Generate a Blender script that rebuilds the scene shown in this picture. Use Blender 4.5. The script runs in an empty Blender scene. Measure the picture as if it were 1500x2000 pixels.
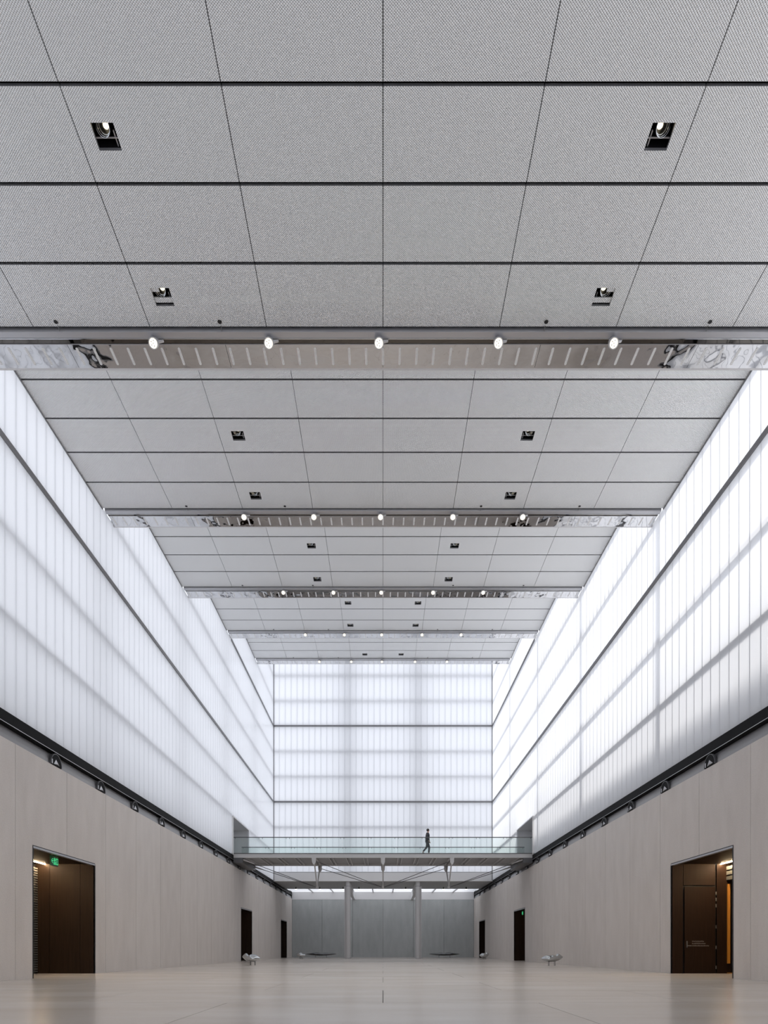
import bpy, bmesh, math, random
from mathutils import Vector, Matrix
random.seed(7)
PI = math.pi
# ------------------------------------------------------------------ scale of the hall
P = 2.6                      # width of one ceiling panel (m); the hall is eight panels wide
ZC = 0.853                   # camera height
F = 1300.0                   # focal length in pixels of the 1500 x 2000 frame
K = F * P
HW = 4 * P                   # half width of the hall
def Z(h): return ZC + h * P  # height given in panel widths above the eye

# ------------------------------------------------------------------ camera
scn = bpy.context.scene
col = scn.collection
cam_d = bpy.data.cameras.new('camera')
cam = bpy.data.objects.new('camera', cam_d)
col.objects.link(cam)
cam.location = (0, 0, ZC)
cam.rotation_euler = (PI / 2, 0, 0)
cam_d.sensor_fit = 'HORIZONTAL'
cam_d.sensor_width = 36.0
cam_d.lens = 36.0 * F / 1500.0
cam_d.shift_y = 855.0 / 1500.0
cam_d.shift_x = 2.0 / 1500.0
cam_d.clip_end = 600
scn.camera = cam

# ------------------------------------------------------------------ world, sun, exposure
w = bpy.data.worlds.new('overcast_sky')
scn.world = w
w.use_nodes = True
bg = w.node_tree.nodes['Background']
bg.inputs[0].default_value = (0.90, 0.93, 1.0, 1)
bg.inputs[1].default_value = 1.0
sd = bpy.data.lights.new('sun', 'SUN')
sd.energy = 2.0
sd.angle = math.radians(10.0)
sd.color = (1.0, 0.97, 0.92)
sun = bpy.data.objects.new('sun', sd)
col.objects.link(sun)
sun.rotation_euler = Vector((-0.66, 0.36, -0.62)).to_track_quat('-Z', 'Y').to_euler()   # high over the right-hand facade, behind the viewer
sun.location = (66, -36, 62)
scn.view_settings.view_transform = 'Standard'
scn.view_settings.look = 'None'
scn.view_settings.gamma = 1.0
scn.view_settings.use_curve_mapping = False
scn.view_settings.exposure = 0.41
try:
    scn.cycles.use_denoising = True
    scn.cycles.max_bounces = 8
    scn.cycles.diffuse_bounces = 5
    scn.cycles.adaptive_threshold = 0.02
    scn.cycles.glossy_bounces = 5
    scn.cycles.transmission_bounces = 6
    scn.cycles.transparent_max_bounces = 16
    scn.cycles.sample_clamp_indirect = 4.0
except Exception:
    pass

# ------------------------------------------------------------------ materials
MATS = {}
def new_mat(name):
    m = bpy.data.materials.new(name)
    m.use_nodes = True
    nt = m.node_tree
    b = nt.nodes['Principled BSDF']
    MATS[name] = m
    return m, nt, b
def simple(name, colr, rough=0.5, metal=0.0, emit=None, es=0.0, spec=None):
    m, nt, b = new_mat(name)
    b.inputs['Base Color'].default_value = (*colr, 1)
    b.inputs['Roughness'].default_value = rough
    b.inputs['Metallic'].default_value = metal
    if spec is not None:
        b.inputs['Specular IOR Level'].default_value = spec
    if emit:
        b.inputs['Emission Color'].default_value = (*emit, 1)
        b.inputs['Emission Strength'].default_value = es
    return m
def N(nt, t, **kw):
    n = nt.nodes.new(t)
    for k, v in kw.items():
        setattr(n, k, v)
    return n
def math_node(nt, op, a, b=None):
    n = nt.nodes.new('ShaderNodeMath'); n.operation = op
    for i, v in enumerate((a, b)):
        if v is None: continue
        if isinstance(v, (int, float)): n.inputs[i].default_value = v
        else: nt.links.new(v, n.inputs[i])
    return n.outputs[0]
def ramp(nt, fac, stops):
    r = nt.nodes.new('ShaderNodeValToRGB')
    el = r.color_ramp.elements
    while len(el) < len(stops): el.new(0.5)
    for e, (p, c) in zip(el, stops):
        e.position = p; e.color = (*c, 1)
    nt.links.new(fac, r.inputs[0])
    return r.outputs[0]

def concrete(name, c0, c1, rough=0.55, grain=0.35, streak=True, coord='Object'):
    m, nt, b = new_mat(name)
    tc = N(nt, 'ShaderNodeTexCoord')
    geo = N(nt, 'ShaderNodeNewGeometry')
    oi = N(nt, 'ShaderNodeObjectInfo')
    mp = N(nt, 'ShaderNodeMapping')
    mp.inputs['Scale'].default_value = (1.3, 1.3, 0.4) if streak else (0.8, 0.25, 0.8)
    nt.links.new(geo.outputs['Position'], mp.inputs['Vector'])
    n1 = N(nt, 'ShaderNodeTexNoise'); n1.inputs['Scale'].default_value = 1.6; n1.inputs['Detail'].default_value = 6
    nt.links.new(mp.outputs[0], n1.inputs['Vector'])
    n2 = N(nt, 'ShaderNodeTexNoise'); n2.inputs['Scale'].default_value = 30; n2.inputs['Detail'].default_value = 3
    nt.links.new(geo.outputs['Position'], n2.inputs['Vector'])
    s = math_node(nt, 'ADD', math_node(nt, 'MULTIPLY', n1.outputs[0], 0.5), math_node(nt, 'MULTIPLY', n2.outputs[0], grain + 0.15))
    s = math_node(nt, 'ADD', s, math_node(nt, 'MULTIPLY', math_node(nt, 'SUBTRACT', oi.outputs['Random'], 0.5), 0.10))
    cr = ramp(nt, s, [(0.25, c0), (0.75, c1)])
    nt.links.new(cr, b.inputs['Base Color'])
    b.inputs['Roughness'].default_value = rough
    bp = N(nt, 'ShaderNodeBump'); bp.inputs['Strength'].default_value = 0.25; bp.inputs['Distance'].default_value = 0.02
    nt.links.new(n2.outputs[0], bp.inputs['Height'])
    nt.links.new(bp.outputs[0], b.inputs['Normal'])
    return m
concrete('concrete', (0.55, 0.505, 0.47), (0.69, 0.645, 0.61), 0.5)
concrete('dark_concrete', (0.36, 0.38, 0.38), (0.50, 0.525, 0.525), 0.5, 0.25)
simple('joint_dark', (0.05, 0.048, 0.045), 0.9)
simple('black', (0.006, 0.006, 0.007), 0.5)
simple('black_gloss', (0.008, 0.008, 0.010), 0.25)
simple('satin_steel', (0.50, 0.50, 0.52), 0.38, 0.7)
simple('fascia_grey', (0.34, 0.34, 0.35), 0.5, 0.2)
simple('lamp_body', (0.62, 0.62, 0.63), 0.3, 0.4)
simple('matt_black', (0.006, 0.006, 0.007), 0.7, spec=0.15)
simple('grey_steel', (0.36, 0.36, 0.37), 0.45, 0.3)
simple('bridge_paint', (0.54, 0.54, 0.545), 0.45)
simple('dark_steel', (0.10, 0.10, 0.105), 0.45)
simple('mullion_grey', (0.22, 0.22, 0.23), 0.45, 0.2)
simple('white_paint', (0.72, 0.72, 0.73), 0.6)
simple('soffit_grey', (0.42, 0.43, 0.44), 0.6)
simple('gasket', (0.70, 0.71, 0.73), 0.7)
simple('chrome', (0.80, 0.82, 0.83), 0.05, 1.0)
simple('bench_steel', (0.52, 0.535, 0.54), 0.06, 1.0)
simple('dark_bench_steel', (0.16, 0.165, 0.17), 0.06, 1.0)
simple('column_paint', (0.50, 0.495, 0.50), 0.42)
simple('led_warm', (1, 0.9, 0.75), 0.5, 0, (1.0, 0.74, 0.45), 200.0)
simple('led_soft', (1, 0.9, 0.75), 0.5, 0, (1.0, 0.70, 0.40), 12.0)
simple('lamp_warm', (1, 0.95, 0.85), 0.5, 0, (1.0, 0.90, 0.68), 0.9)
simple('lamp_dim', (0.9, 0.85, 0.7), 0.4, 0, (1.0, 0.88, 0.62), 1.6)
simple('lamp_white', (1, 1, 1), 0.5, 0, (1.0, 0.98, 0.95), 3.0)
simple('exit_green', (0.0, 0.02, 0.008), 0.4, 0, (0.0, 0.25, 0.07), 0.05)
simple('exit_glyph', (0.1, 0.8, 0.4), 0.4, 0, (0.08, 0.75, 0.32), 0.45)
simple('amber_glow', (0.40, 0.16, 0.02), 0.5, 0, (0.8, 0.27, 0.02), 0.05)
simple('print_grey', (0.16, 0.14, 0.13), 0.6)
simple('nickel', (0.62, 0.60, 0.58), 0.3, 0.9)
simple('slat_grey', (0.12, 0.12, 0.11), 0.5)
simple('skin', (0.55, 0.34, 0.27), 0.5)
simple('hair', (0.03, 0.022, 0.02), 0.6)
simple('coat', (0.035, 0.04, 0.048), 0.8)
simple('trousers', (0.022, 0.026, 0.032), 0.8)
simple('shoe', (0.012, 0.012, 0.013), 0.4)
simple('shading_roof_grey', (0.66, 0.66, 0.66), 0.8)
simple('wire', (0.25, 0.25, 0.25), 0.4, 0.8)

def wood(name, c0, c1, rough):
    m, nt, b = new_mat(name)
    geo = N(nt, 'ShaderNodeNewGeometry')
    mp = N(nt, 'ShaderNodeMapping'); mp.inputs['Scale'].default_value = (14, 14, 0.7)
    nt.links.new(geo.outputs['Position'], mp.inputs['Vector'])
    n = N(nt, 'ShaderNodeTexNoise'); n.inputs['Scale'].default_value = 1.5; n.inputs['Detail'].default_value = 5
    nt.links.new(mp.outputs[0], n.inputs['Vector'])
    nt.links.new(ramp(nt, n.outputs[0], [(0.3, c0), (0.7, c1)]), b.inputs['Base Color'])
    b.inputs['Roughness'].default_value = rough
    b.inputs['Specular IOR Level'].default_value = 0.12
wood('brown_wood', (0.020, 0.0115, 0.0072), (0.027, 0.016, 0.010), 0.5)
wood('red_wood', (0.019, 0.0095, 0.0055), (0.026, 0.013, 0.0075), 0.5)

def floor_mat():
    m, nt, b = new_mat('polished_floor')
    geo = N(nt, 'ShaderNodeNewGeometry')
    oi = N(nt, 'ShaderNodeObjectInfo')
    mp = N(nt, 'ShaderNodeMapping'); mp.inputs['Scale'].default_value = (0.25, 0.7, 1)
    nt.links.new(geo.outputs['Position'], mp.inputs['Vector'])
    n1 = N(nt, 'ShaderNodeTexNoise'); n1.inputs['Scale'].default_value = 1.1; n1.inputs['Detail'].default_value = 5
    nt.links.new(mp.outputs[0], n1.inputs['Vector'])
    n2 = N(nt, 'ShaderNodeTexNoise'); n2.inputs['Scale'].default_value = 0.35; n2.inputs['Detail'].default_value = 4
    nt.links.new(geo.outputs['Position'], n2.inputs['Vector'])
    s = math_node(nt, 'ADD', math_node(nt, 'MULTIPLY', n1.outputs[0], 0.6), math_node(nt, 'MULTIPLY', n2.outputs[0], 0.4))
    s = math_node(nt, 'ADD', s, math_node(nt, 'MULTIPLY', math_node(nt, 'SUBTRACT', oi.outputs['Random'], 0.5), 0.12))
    nt.links.new(ramp(nt, s, [(0.25, (0.54, 0.485, 0.435)), (0.5, (0.575, 0.525, 0.48)), (0.78, (0.61, 0.57, 0.53))]), b.inputs['Base Color'])
    rr = N(nt, 'ShaderNodeMapRange'); rr.inputs[3].default_value = 0.16; rr.inputs[4].default_value = 0.26
    nt.links.new(n1.outputs[0], rr.inputs[0])
    nt.links.new(rr.outputs[0], b.inputs['Roughness'])
    bp = N(nt, 'ShaderNodeBump'); bp.inputs['Strength'].default_value = 0.06; bp.inputs['Distance'].default_value = 0.02
    nt.links.new(n1.outputs[0], bp.inputs['Height']); nt.links.new(bp.outputs[0], b.inputs['Normal'])
floor_mat()

def mesh_metal():
    # expanded metal sheet: light strands standing proud in a staggered lattice over darker gaps
    m, nt, b = new_mat('expanded_metal')
    tc = N(nt, 'ShaderNodeTexCoord')
    sp = N(nt, 'ShaderNodeSeparateXYZ'); nt.links.new(tc.outputs['Object'], sp.inputs[0])
    cu = math_node(nt, 'COSINE', math_node(nt, 'MULTIPLY', sp.outputs[0], 2 * PI / 0.0435))
    cv = math_node(nt, 'COSINE', math_node(nt, 'MULTIPLY', sp.outputs[1], 2 * PI / 0.0365))
    h = math_node(nt, 'MULTIPLY', cu, cv)
    f = N(nt, 'ShaderNodeMapRange'); f.inputs[1].default_value = -0.55; f.inputs[2].default_value = 0.6
    nt.links.new(h, f.inputs[0])
    nt.links.new(ramp(nt, f.outputs[0], [(0.0, (0.52, 0.52, 0.515)), (0.30, (0.92, 0.925, 0.92)), (1.0, (0.98, 0.985, 0.98))]), b.inputs['Base Color'])
    b.inputs['Roughness'].default_value = 0.42
    b.inputs['Metallic'].default_value = 0.85
    bp = N(nt, 'ShaderNodeBump'); bp.inputs['Strength'].default_value = 1.0; bp.inputs['Distance'].default_value = 0.007
    nt.links.new(h, bp.inputs['Height']); nt.links.new(bp.outputs[0], b.inputs['Normal'])
mesh_metal()

def mirror_mat(name, base, bump):
    m, nt, b = new_mat(name)
    geo = N(nt, 'ShaderNodeNewGeometry')
    n = N(nt, 'ShaderNodeTexNoise'); n.inputs['Scale'].default_value = 1.7; n.inputs['Detail'].default_value = 1.5
    nt.links.new(geo.outputs['Position'], n.inputs['Vector'])
    b.inputs['Base Color'].default_value = (*base, 1)
    b.inputs['Metallic'].default_value = 1.0
    b.inputs['Roughness'].default_value = 0.03
    bp = N(nt, 'ShaderNodeBump'); bp.inputs['Strength'].default_value = bump; bp.inputs['Distance'].default_value = 0.05
    nt.links.new(n.outputs[0], bp.inputs['Height']); nt.links.new(bp.outputs[0], b.inputs['Normal'])
mirror_mat('mirror_steel', (0.62, 0.62, 0.63), 0.6)
mirror_mat('dark_mirror', (0.13, 0.12, 0.11), 0.10)

def slot_mat():
    m, nt, b = new_mat('perforated_slot')
    tc = N(nt, 'ShaderNodeTexCoord')
    sp = N(nt, 'ShaderNodeSeparateXYZ'); nt.links.new(tc.outputs['Object'], sp.inputs[0])
    cu = math_node(nt, 'COSINE', math_node(nt, 'MULTIPLY', sp.outputs[0], 2 * PI / 0.026))
    cv = math_node(nt, 'COSINE', math_node(nt, 'MULTIPLY', sp.outputs[1], 2 * PI / 0.036))
    h = math_node(nt, 'ADD', cu, cv)
    f = N(nt, 'ShaderNodeMapRange'); f.inputs[1].default_value = -1.4; f.inputs[2].default_value = -0.4
    nt.links.new(h, f.inputs[0])
    nt.links.new(ramp(nt, f.outputs[0], [(0.0, (0.35, 0.35, 0.35)), (1.0, (0.93, 0.93, 0.93))]), b.inputs['Base Color'])  # near-white colour stands in for light coming through the perforations
    b.inputs['Roughness'].default_value = 0.5
slot_mat()

def frosted():
    m = bpy.data.materials.new('frosted_glass'); m.use_nodes = True
    MATS['frosted_glass'] = m
    nt = m.node_tree; nt.nodes.clear()
    out = N(nt, 'ShaderNodeOutputMaterial')
    tr = N(nt, 'ShaderNodeBsdfTranslucent'); tr.inputs[0].default_value = (0.93, 0.94, 0.97, 1)
    df = N(nt, 'ShaderNodeBsdfDiffuse'); df.inputs[0].default_value = (0.85, 0.86, 0.88, 1)
    gl = N(nt, 'ShaderNodeBsdfGlossy'); gl.inputs['Roughness'].default_value = 0.18
    mx = N(nt, 'ShaderNodeMixShader'); mx.inputs[0].default_value = 0.22
    nt.links.new(tr.outputs[0], mx.inputs[1]); nt.links.new(df.outputs[0], mx.inputs[2])
    fr = N(nt, 'ShaderNodeFresnel'); fr.inputs[0].default_value = 1.3
    k = math_node(nt, 'MULTIPLY', fr.outputs[0], 0.5)
    m2 = N(nt, 'ShaderNodeMixShader')
    nt.links.new(k, m2.inputs[0]); nt.links.new(mx.outputs[0], m2.inputs[1]); nt.links.new(gl.outputs[0], m2.inputs[2])
    nt.links.new(m2.outputs[0], out.inputs[0])
frosted()
def clear_glass(name, tint, kf=1.0):
    m = bpy.data.materials.new(name); m.use_nodes = True
    MATS[name] = m
    nt = m.node_tree; nt.nodes.clear()
    out = N(nt, 'ShaderNodeOutputMaterial')
    tp = N(nt, 'ShaderNodeBsdfTransparent'); tp.inputs[0].default_value = (*tint, 1)
    gl = N(nt, 'ShaderNodeBsdfGlossy'); gl.inputs['Roughness'].default_value = 0.02
    fr = N(nt, 'ShaderNodeFresnel'); fr.inputs[0].default_value = 1.45
    k = math_node(nt, 'MULTIPLY', fr.outputs[0], kf)
    mx = N(nt, 'ShaderNodeMixShader')
    nt.links.new(k, mx.inputs[0]); nt.links.new(tp.outputs[0], mx.inputs[1]); nt.links.new(gl.outputs[0], mx.inputs[2])
    nt.links.new(mx.outputs[0], out.inputs[0])
clear_glass('rail_glass', (0.93, 0.965, 0.955))
clear_glass('roof_glass', (0.95, 0.97, 0.97), 0.5)

# ------------------------------------------------------------------ mesh helpers
class MB:
    def __init__(self): self.v = []; self.f = []
    def add(self, vs, fs):
        o = len(self.v); self.v += [tuple(p) for p in vs]; self.f += [tuple(i + o for i in f) for f in fs]; return self
    def box(self, x0, x1, y0, y1, z0, z1):
        return self.add([(x0,y0,z0),(x1,y0,z0),(x1,y1,z0),(x0,y1,z0),(x0,y0,z1),(x1,y0,z1),(x1,y1,z1),(x0,y1,z1)],
                        [(0,3,2,1),(4,5,6,7),(0,1,5,4),(1,2,6,5),(2,3,7,6),(3,0,4,7)])
    def prism(self, poly, axis, a0, a1):
        """poly: 2D points; axis 'x','y','z' is the extrusion axis"""
        def mk(p, a):
            return {'x': (a, p[0], p[1]), 'y': (p[0], a, p[1]), 'z': (p[0], p[1], a)}[axis]
        n = len(poly)
        vs = [mk(p, a0) for p in poly] + [mk(p, a1) for p in poly]
        fs = [tuple(range(n))[::-1], tuple(range(n, 2 * n))]
        fs += [(i, (i + 1) % n, n + (i + 1) % n, n + i) for i in range(n)]
        return self.add(vs, fs)
    def tube(self, a, b, r0, r1=None, n=10, caps=True):
        r1 = r0 if r1 is None else r1
        a = Vector(a); b = Vector(b); d = (b - a).normalized()
        u = d.orthogonal().normalized(); v = d.cross(u)
        vs = []
        for c, r in ((a, r0), (b, r1)):
            for i in range(n):
                t = 2 * PI * i / n
                vs.append(c + (u * math.cos(t) + v * math.sin(t)) * r)
        fs = [(i, (i + 1) % n, n + (i + 1) % n, n + i) for i in range(n)]
        if caps: fs += [tuple(range(n))[::-1], tuple(range(n, 2 * n))]
        return self.add(vs, fs)
    def lathe(self, prof, n=16, mat=None, ring=False):
        """prof: (r, z) pairs about z; mat: transform"""
        vs = []; fs = []
        for r, z in prof:
            for i in range(n):
                t = 2 * PI * i / n
                p = Vector((r * math.cos(t), r * math.sin(t), z))
                vs.append(mat @ p if mat else p)
        for k in range(len(prof) - 1):
            for i in range(n):
                j = (i + 1) % n
                fs.append((k * n + i, k * n + j, (k + 1) * n + j, (k + 1) * n + i))
        if ring:
            L = len(prof) - 1
            for i in range(n):
                j = (i + 1) % n
                fs.append((L * n + i, L * n + j, j, i))
            return self.add(vs, fs)
        if prof[0][0] > 1e-6: fs.append(tuple(range(n))[::-1])
        if prof[-1][0] > 1e-6: fs.append(tuple((len(prof) - 1) * n + i for i in range(n)))
        return self.add(vs, fs)
    def mesh(self, name):
        me = bpy.data.meshes.new(name); me.from_pydata(self.v, [], self.f); me.update()
        bm = bmesh.new(); bm.from_mesh(me); bmesh.ops.recalc_face_normals(bm, faces=bm.faces); bm.to_mesh(me); bm.free()
        return me
    def build(self, name, mat, parent=None, loc=(0, 0, 0), smooth=False):
        me = self.mesh(name)
        if smooth:
            for p in me.polygons: p.use_smooth = True
        return obj(name, me, mat, parent, loc)
def obj(name, me, mat, parent=None, loc=(0, 0, 0), rot=None):
    if mat and not me.materials: me.materials.append(MATS[mat])
    o = bpy.data.objects.new(name, me); col.objects.link(o)
    o.location = loc
    if rot: o.rotation_euler = rot
    if parent: o.parent = parent
    return o
def empty(name, loc=(0, 0, 0)):
    o = bpy.data.objects.new(name, None); col.objects.link(o); o.location = loc; o.empty_display_size = 0.2; return o
def tag(o, label, cat, group=None, kind=None):
    o['label'] = label; o['category'] = cat
    if group: o['group'] = group
    if kind: o['kind'] = kind
    return o
def copy_tree(o, parent=None):
    c = o.copy(); col.objects.link(c); c.parent = parent
    for ch in [x for x in o.children]: copy_tree(ch, c)
    return c
ORD = ['first', 'second', 'third', 'fourth', 'fifth', 'sixth', 'seventh', 'eighth', 'ninth', 'tenth', 'eleventh', 'twelfth',
       'thirteenth', 'fourteenth', 'fifteenth', 'sixteenth', 'seventeenth', 'eighteenth']

# ------------------------------------------------------------------ key levels and depths
Z_CT = Z(2.24)               # top of the concrete walls
Z_LIP = Z(2.405)
Z_GB = Z(2.535)              # foot of the frosted glass
R = 9.778 / 7                # ceiling row
YB = [14.872 + 9.778 * n for n in range(5)]    # mirrored beams
HC = [Z(5.345 + 0.937 * n) for n in range(5)] + [Z(10.9)]
Y_END = K * 18.69e-3         # frosted end wall
Y_BACK = K * 22.52e-3        # concrete wall of the recess
Y_REAR = -3.0
DOORS = [(19.8, 24.0), (48.8, 52.8), (67.9, 71.9)]
Z_DOOR = Z(1.187)
Y_BR0, Y_BR1 = K / 73.0, K / 66.4              # footbridge
Z_DECK = Z(2.575)

# ------------------------------------------------------------------ floor
fl = MB().box(-HW - 2.6, HW + 2.6, Y_REAR, Y_BACK + 0.3, -0.3, -0.012).build('floor', 'joint_dark')
tag(fl, 'polished grey concrete floor of large staggered slabs', 'floor', kind='structure')
slab_cache = {}
y = 10.7 - 3.333 * 5
row = 0
while y < Y_BACK - 0.05:
    y0, y1 = max(y, Y_REAR), min(y + 3.333, Y_BACK)
    y += 3.333
    row += 1
    if y1 - y0 < 0.05: continue
    xs = [-12.6, -10.4, -7.5, -2.5, 2.5, 7.5, 10.4, 12.6] if row % 2 else [-12.6, -10.4, -5.0, 0.0, 5.0, 10.4, 12.6]
    for a, b in zip(xs[:-1], xs[1:]):
        key = (round(b - a, 3), round(y1 - y0, 3))
        if key not in slab_cache:
            hx, hy = (b - a) / 2 - 0.006, (y1 - y0) / 2 - 0.006
            m = MB().box(-hx, hx, -hy, hy, -0.02, 0.0)
            slab_cache[key] = m.mesh('floor_slab')
        obj('floor_slab', slab_cache[key], 'polished_floor', fl, ((a + b) / 2, (y0 + y1) / 2, 0))

# ------------------------------------------------------------------ concrete side walls
JY = 18.83 - 3.069 * 8
def wall_poly(y0, y1, z1):
    """outline of one wall panel with the door openings taken out"""
    pts = [(y0, z1)]
    # walk the lower edge from y0 to y1
    low = []
    cur = y0
    for a, b in DOORS:
        if b <= y0 or a >= y1: continue
        a_, b_ = max(a, y0), min(b, y1)
        if a_ > cur + 1e-6 or cur == y0 and a_ > y0: low += [(cur, 0.0), (a_, 0.0)]
        low += [(a_, Z_DOOR), (b_, Z_DOOR)]
        cur = b_
    if cur < y1 - 1e-6: low += [(cur, 0.0), (y1, 0.0)]
    return pts + low + [(y1, z1)]
for sgn, side in ((-1, 'left'), (1, 'right')):
    back = MB().prism(wall_poly(Y_REAR, Y_BACK + 0.3, Z_CT - 0.01), 'x', sgn * (HW + 0.16), sgn * (HW + 0.30))
    wl = back.build('wall_' + side, 'joint_dark')
    tag(wl, 'tall concrete panel wall with dark doorways on the ' + side + ' side', 'wall', kind='structure')
    k = 0
    while JY + 3.069 * k < Y_BACK:
        y0, y1 = max(Y_REAR, JY + 3.069 * k) + 0.009, min(Y_BACK, JY + 3.069 * (k + 1)) - 0.009
        k += 1
        if y1 - y0 < 0.1: continue
        pl = wall_poly(y0, y1, Z_CT)
        MB().prism(pl, 'x', sgn * HW, sgn * (HW + 0.15)).build('concrete_panel', 'concrete', wl)

# cove at the wall head: satin fascia, bright lip, black channel under the glass
for sgn, side, num in ((-1, 'left', 1), (1, 'right', 2)):
    t = empty('trim_%d' % num, (sgn * HW, 0, Z_CT))
    tag(t, 'black and grey metal cove along the head of the %s concrete wall' % side, 'cornice', kind='structure')
    L0, L1 = Y_REAR, Y_BACK
    def prof(pts, name, mat):
        MB().prism([(sgn * p[0], p[1]) for p in pts], 'y', L0, L1).build(name, mat, t)
    h = Z_LIP - Z_CT
    # fascia set back under the overhanging black channel, so the lip shades it
    prof([(0.03, 0.0), (0.07, h * 0.35), (0.13, h * 0.7), (0.20, h), (0.25, h), (0.25, 0.0)], 'fascia', 'fascia_grey')
    prof([(-0.030, h - 0.004), (-0.030, h + 0.010), (-0.0215, h + 0.010), (-0.0215, h - 0.004)], 'lip', 'satin_steel')
    hg = Z_GB - Z_CT
    prof([(-0.02, h), (0.0, hg), (0.25, hg), (0.25, h)], 'channel', 'matt_black')

# ------------------------------------------------------------------ frosted glass walls
PW = 0.2154 * P
TIERS = [Z_GB, Z(5.40), Z(8.17), Z(11.2)]
plank_cache = {}
def plank(hgt):
    k = round(hgt, 3)
    if k not in plank_cache:
        hw = PW / 2 - 0.005
        pts = [(-hw, 0.07), (-hw, 0.008), (-hw + 0.008, 0.0), (hw - 0.008, 0.0), (hw, 0.008), (hw, 0.07)]
        m = MB()
        vs = [(p[0], p[1], 0) for p in pts] + [(p[0], p[1], hgt) for p in pts]
        m.add(vs, [(i, i + 1, 7 + i, 6 + i) for i in range(5)])
        me = bpy.data.meshes.new('glass_plank'); me.from_pydata(m.v, [], m.f); me.update()
        plank_cache[k] = me
    return plank_cache[k]
def bay_top(yy):
    for n in range(5):
        if yy < YB[n] + 0.98 * R: return HC[n]
    return HC[5]
BEAM_H = [3.57, 4.486, 5.40, 6.32, 7.235, 8.17, 9.075, 10.0]
DOOR_B = (K / 73.3, K / 65.6)
Z_DB = Z(3.545)
def glass_wall(name, label, side):
    g = empty(name)
    tag(g, label, 'window', kind='structure')
    seal = MB(); rotz = {'left': PI / 2, 'right': -PI / 2, 'end': 0, 'rear': PI}[side]
    def place(u, depth, zz):
        if side == 'left': return (-HW - depth, u, zz)
        if side == 'right': return (HW + depth, u, zz)
        if side == 'rear': return (u, Y_REAR - depth, zz)
        return (u, Y_END + depth, zz)
    if side in ('end', 'rear'):
        n = 37; u0 = -HW; pw = 2 * HW / n
        us = [u0 + pw * (i + 0.5) for i in range(n)]; sx = pw / PW
    else:
        n = int(round((Y_END - Y_REAR) / PW)); pw = (Y_END - Y_REAR) / n; sx = pw / PW
        us = [Y_REAR + pw * (i + 0.5) for i in range(n)]
    for u in us:
        zt = HC[5] if side == 'end' else HC[0] if side == 'rear' else max(bay_top(u - pw / 2), bay_top(u + pw / 2)) + 0.05
        zb0 = Z(2.84) if side == 'end' else 0.3 if side == 'rear' else Z_GB
        if side in ('left', 'right') and DOOR_B[0] - 0.05 < u < DOOR_B[1] + 0.05: zb0 = Z_DB
        tiers = [zb0] + TIERS[1:]
        for a, b in zip(tiers[:-1], tiers[1:]):
            b2 = min(b, zt)
            if b2 - a < 0.3: continue
            o = obj('glass_plank', plank(b2 - a), 'frosted_glass', g, place(u, 0, a), (0, 0, rotz))
            o.scale.x = sx
        # seal strip in the joint
        p0 = place(u - pw / 2, 0.006, zb0); p1 = place(u - pw / 2, 0.05, zt)
        e = 0.005
        if side in ('end', 'rear'): seal.box(p0[0] - e, p0[0] + e, min(p0[1], p1[1]), max(p0[1], p1[1]), zb0, zt)
        else: seal.box(min(p0[0], p1[0]), max(p0[0], p1[0]), p0[1] - e, p0[1] + e, zb0, zt)
    s = seal.build('joint_seal', 'gasket', g); s['kind'] = 'stuff'
    # tier mullions in the glass plane, steel beams and posts behind it
    lo, hi = (-HW, HW) if side in ('end', 'rear') else (Y_REAR, Y_END)
    def bar(nm, mat, u0, u1, d0, d1, z0, z1):
        a = place(u0, d0, z0); b = place(u1, d1, z1)
        MB().box(min(a[0], b[0]), max(a[0], b[0]), min(a[1], b[1]), max(a[1], b[1]), z0, z1).build(nm, mat, g)
    if side == 'rear': return g
    for h in (5.40, 8.17):
        st = lo
        if side != 'end':
            for nb in range(5):
                if HC[nb] < Z(h) + 0.15: st = YB[nb] + 0.98 * R
        bar('mullion', 'mullion_grey', st, hi, -0.05, 0.09, Z(h) - 0.075, Z(h) + 0.075)
    for h in BEAM_H:
        if side == 'end' and h < 3.7: continue
        st = lo
        gap = 0.17
        bar('steel_beam', 'grey_steel', st, hi, gap, gap + 0.14, Z(h) - 0.075, Z(h) + 0.075)
    if side == 'end':
        for x in (-1.28 * P, 1.28 * P):
            bar('steel_post', 'grey_steel', x - 0.24, x + 0.24, 0.62, 1.0, Z_GB, HC[5])
        bar('sill', 'mullion_grey', lo, hi, -0.02, 0.12, Z(2.84) - 0.03, Z(2.84))
        for x0, x1 in ((-HW, -HW + 0.07), (HW - 0.07, HW)):
            bar('corner_post', 'mullion_grey', x0, x1, -0.07, 0.1, Z_GB, HC[5])
    else:
        for yb in YB:
            bar('steel_post', 'grey_steel', yb - 0.11, yb + 0.11, 0.9, 1.2, Z_GB, HC[5])
        # doorway onto the footbridge
        a, b = DOOR_B
        bar('door_frame', 'white_paint', a - 0.09, a, -0.05, 1.2, Z_DECK - 0.1, Z_DB + 0.06)
        bar('door_frame', 'white_paint', b, b + 0.09, -0.02, 1.2, Z_DECK - 0.1, Z_DB + 0.06)
        bar('door_head', 'white_paint', a, b, -0.05, 1.2, Z_DB - 0.02, Z_DB + 0.06)
        bar('door_back', 'soffit_grey', a - 0.09, b + 0.09, 1.2, 1.3, Z_GB - 0.2, Z_DB + 0.06)
        bar('door_sill', 'soffit_grey', a - 0.09, b + 0.09, 0.0, 1.2, Z_GB - 0.1, Z_DECK)
    return g
glass_wall('window_1', 'tall frosted channel glass wall, left side, with faint beam shadows', 'left')
glass_wall('window_2', 'tall frosted channel glass wall, right side, glowing white with dark beam shadows', 'right')
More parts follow.
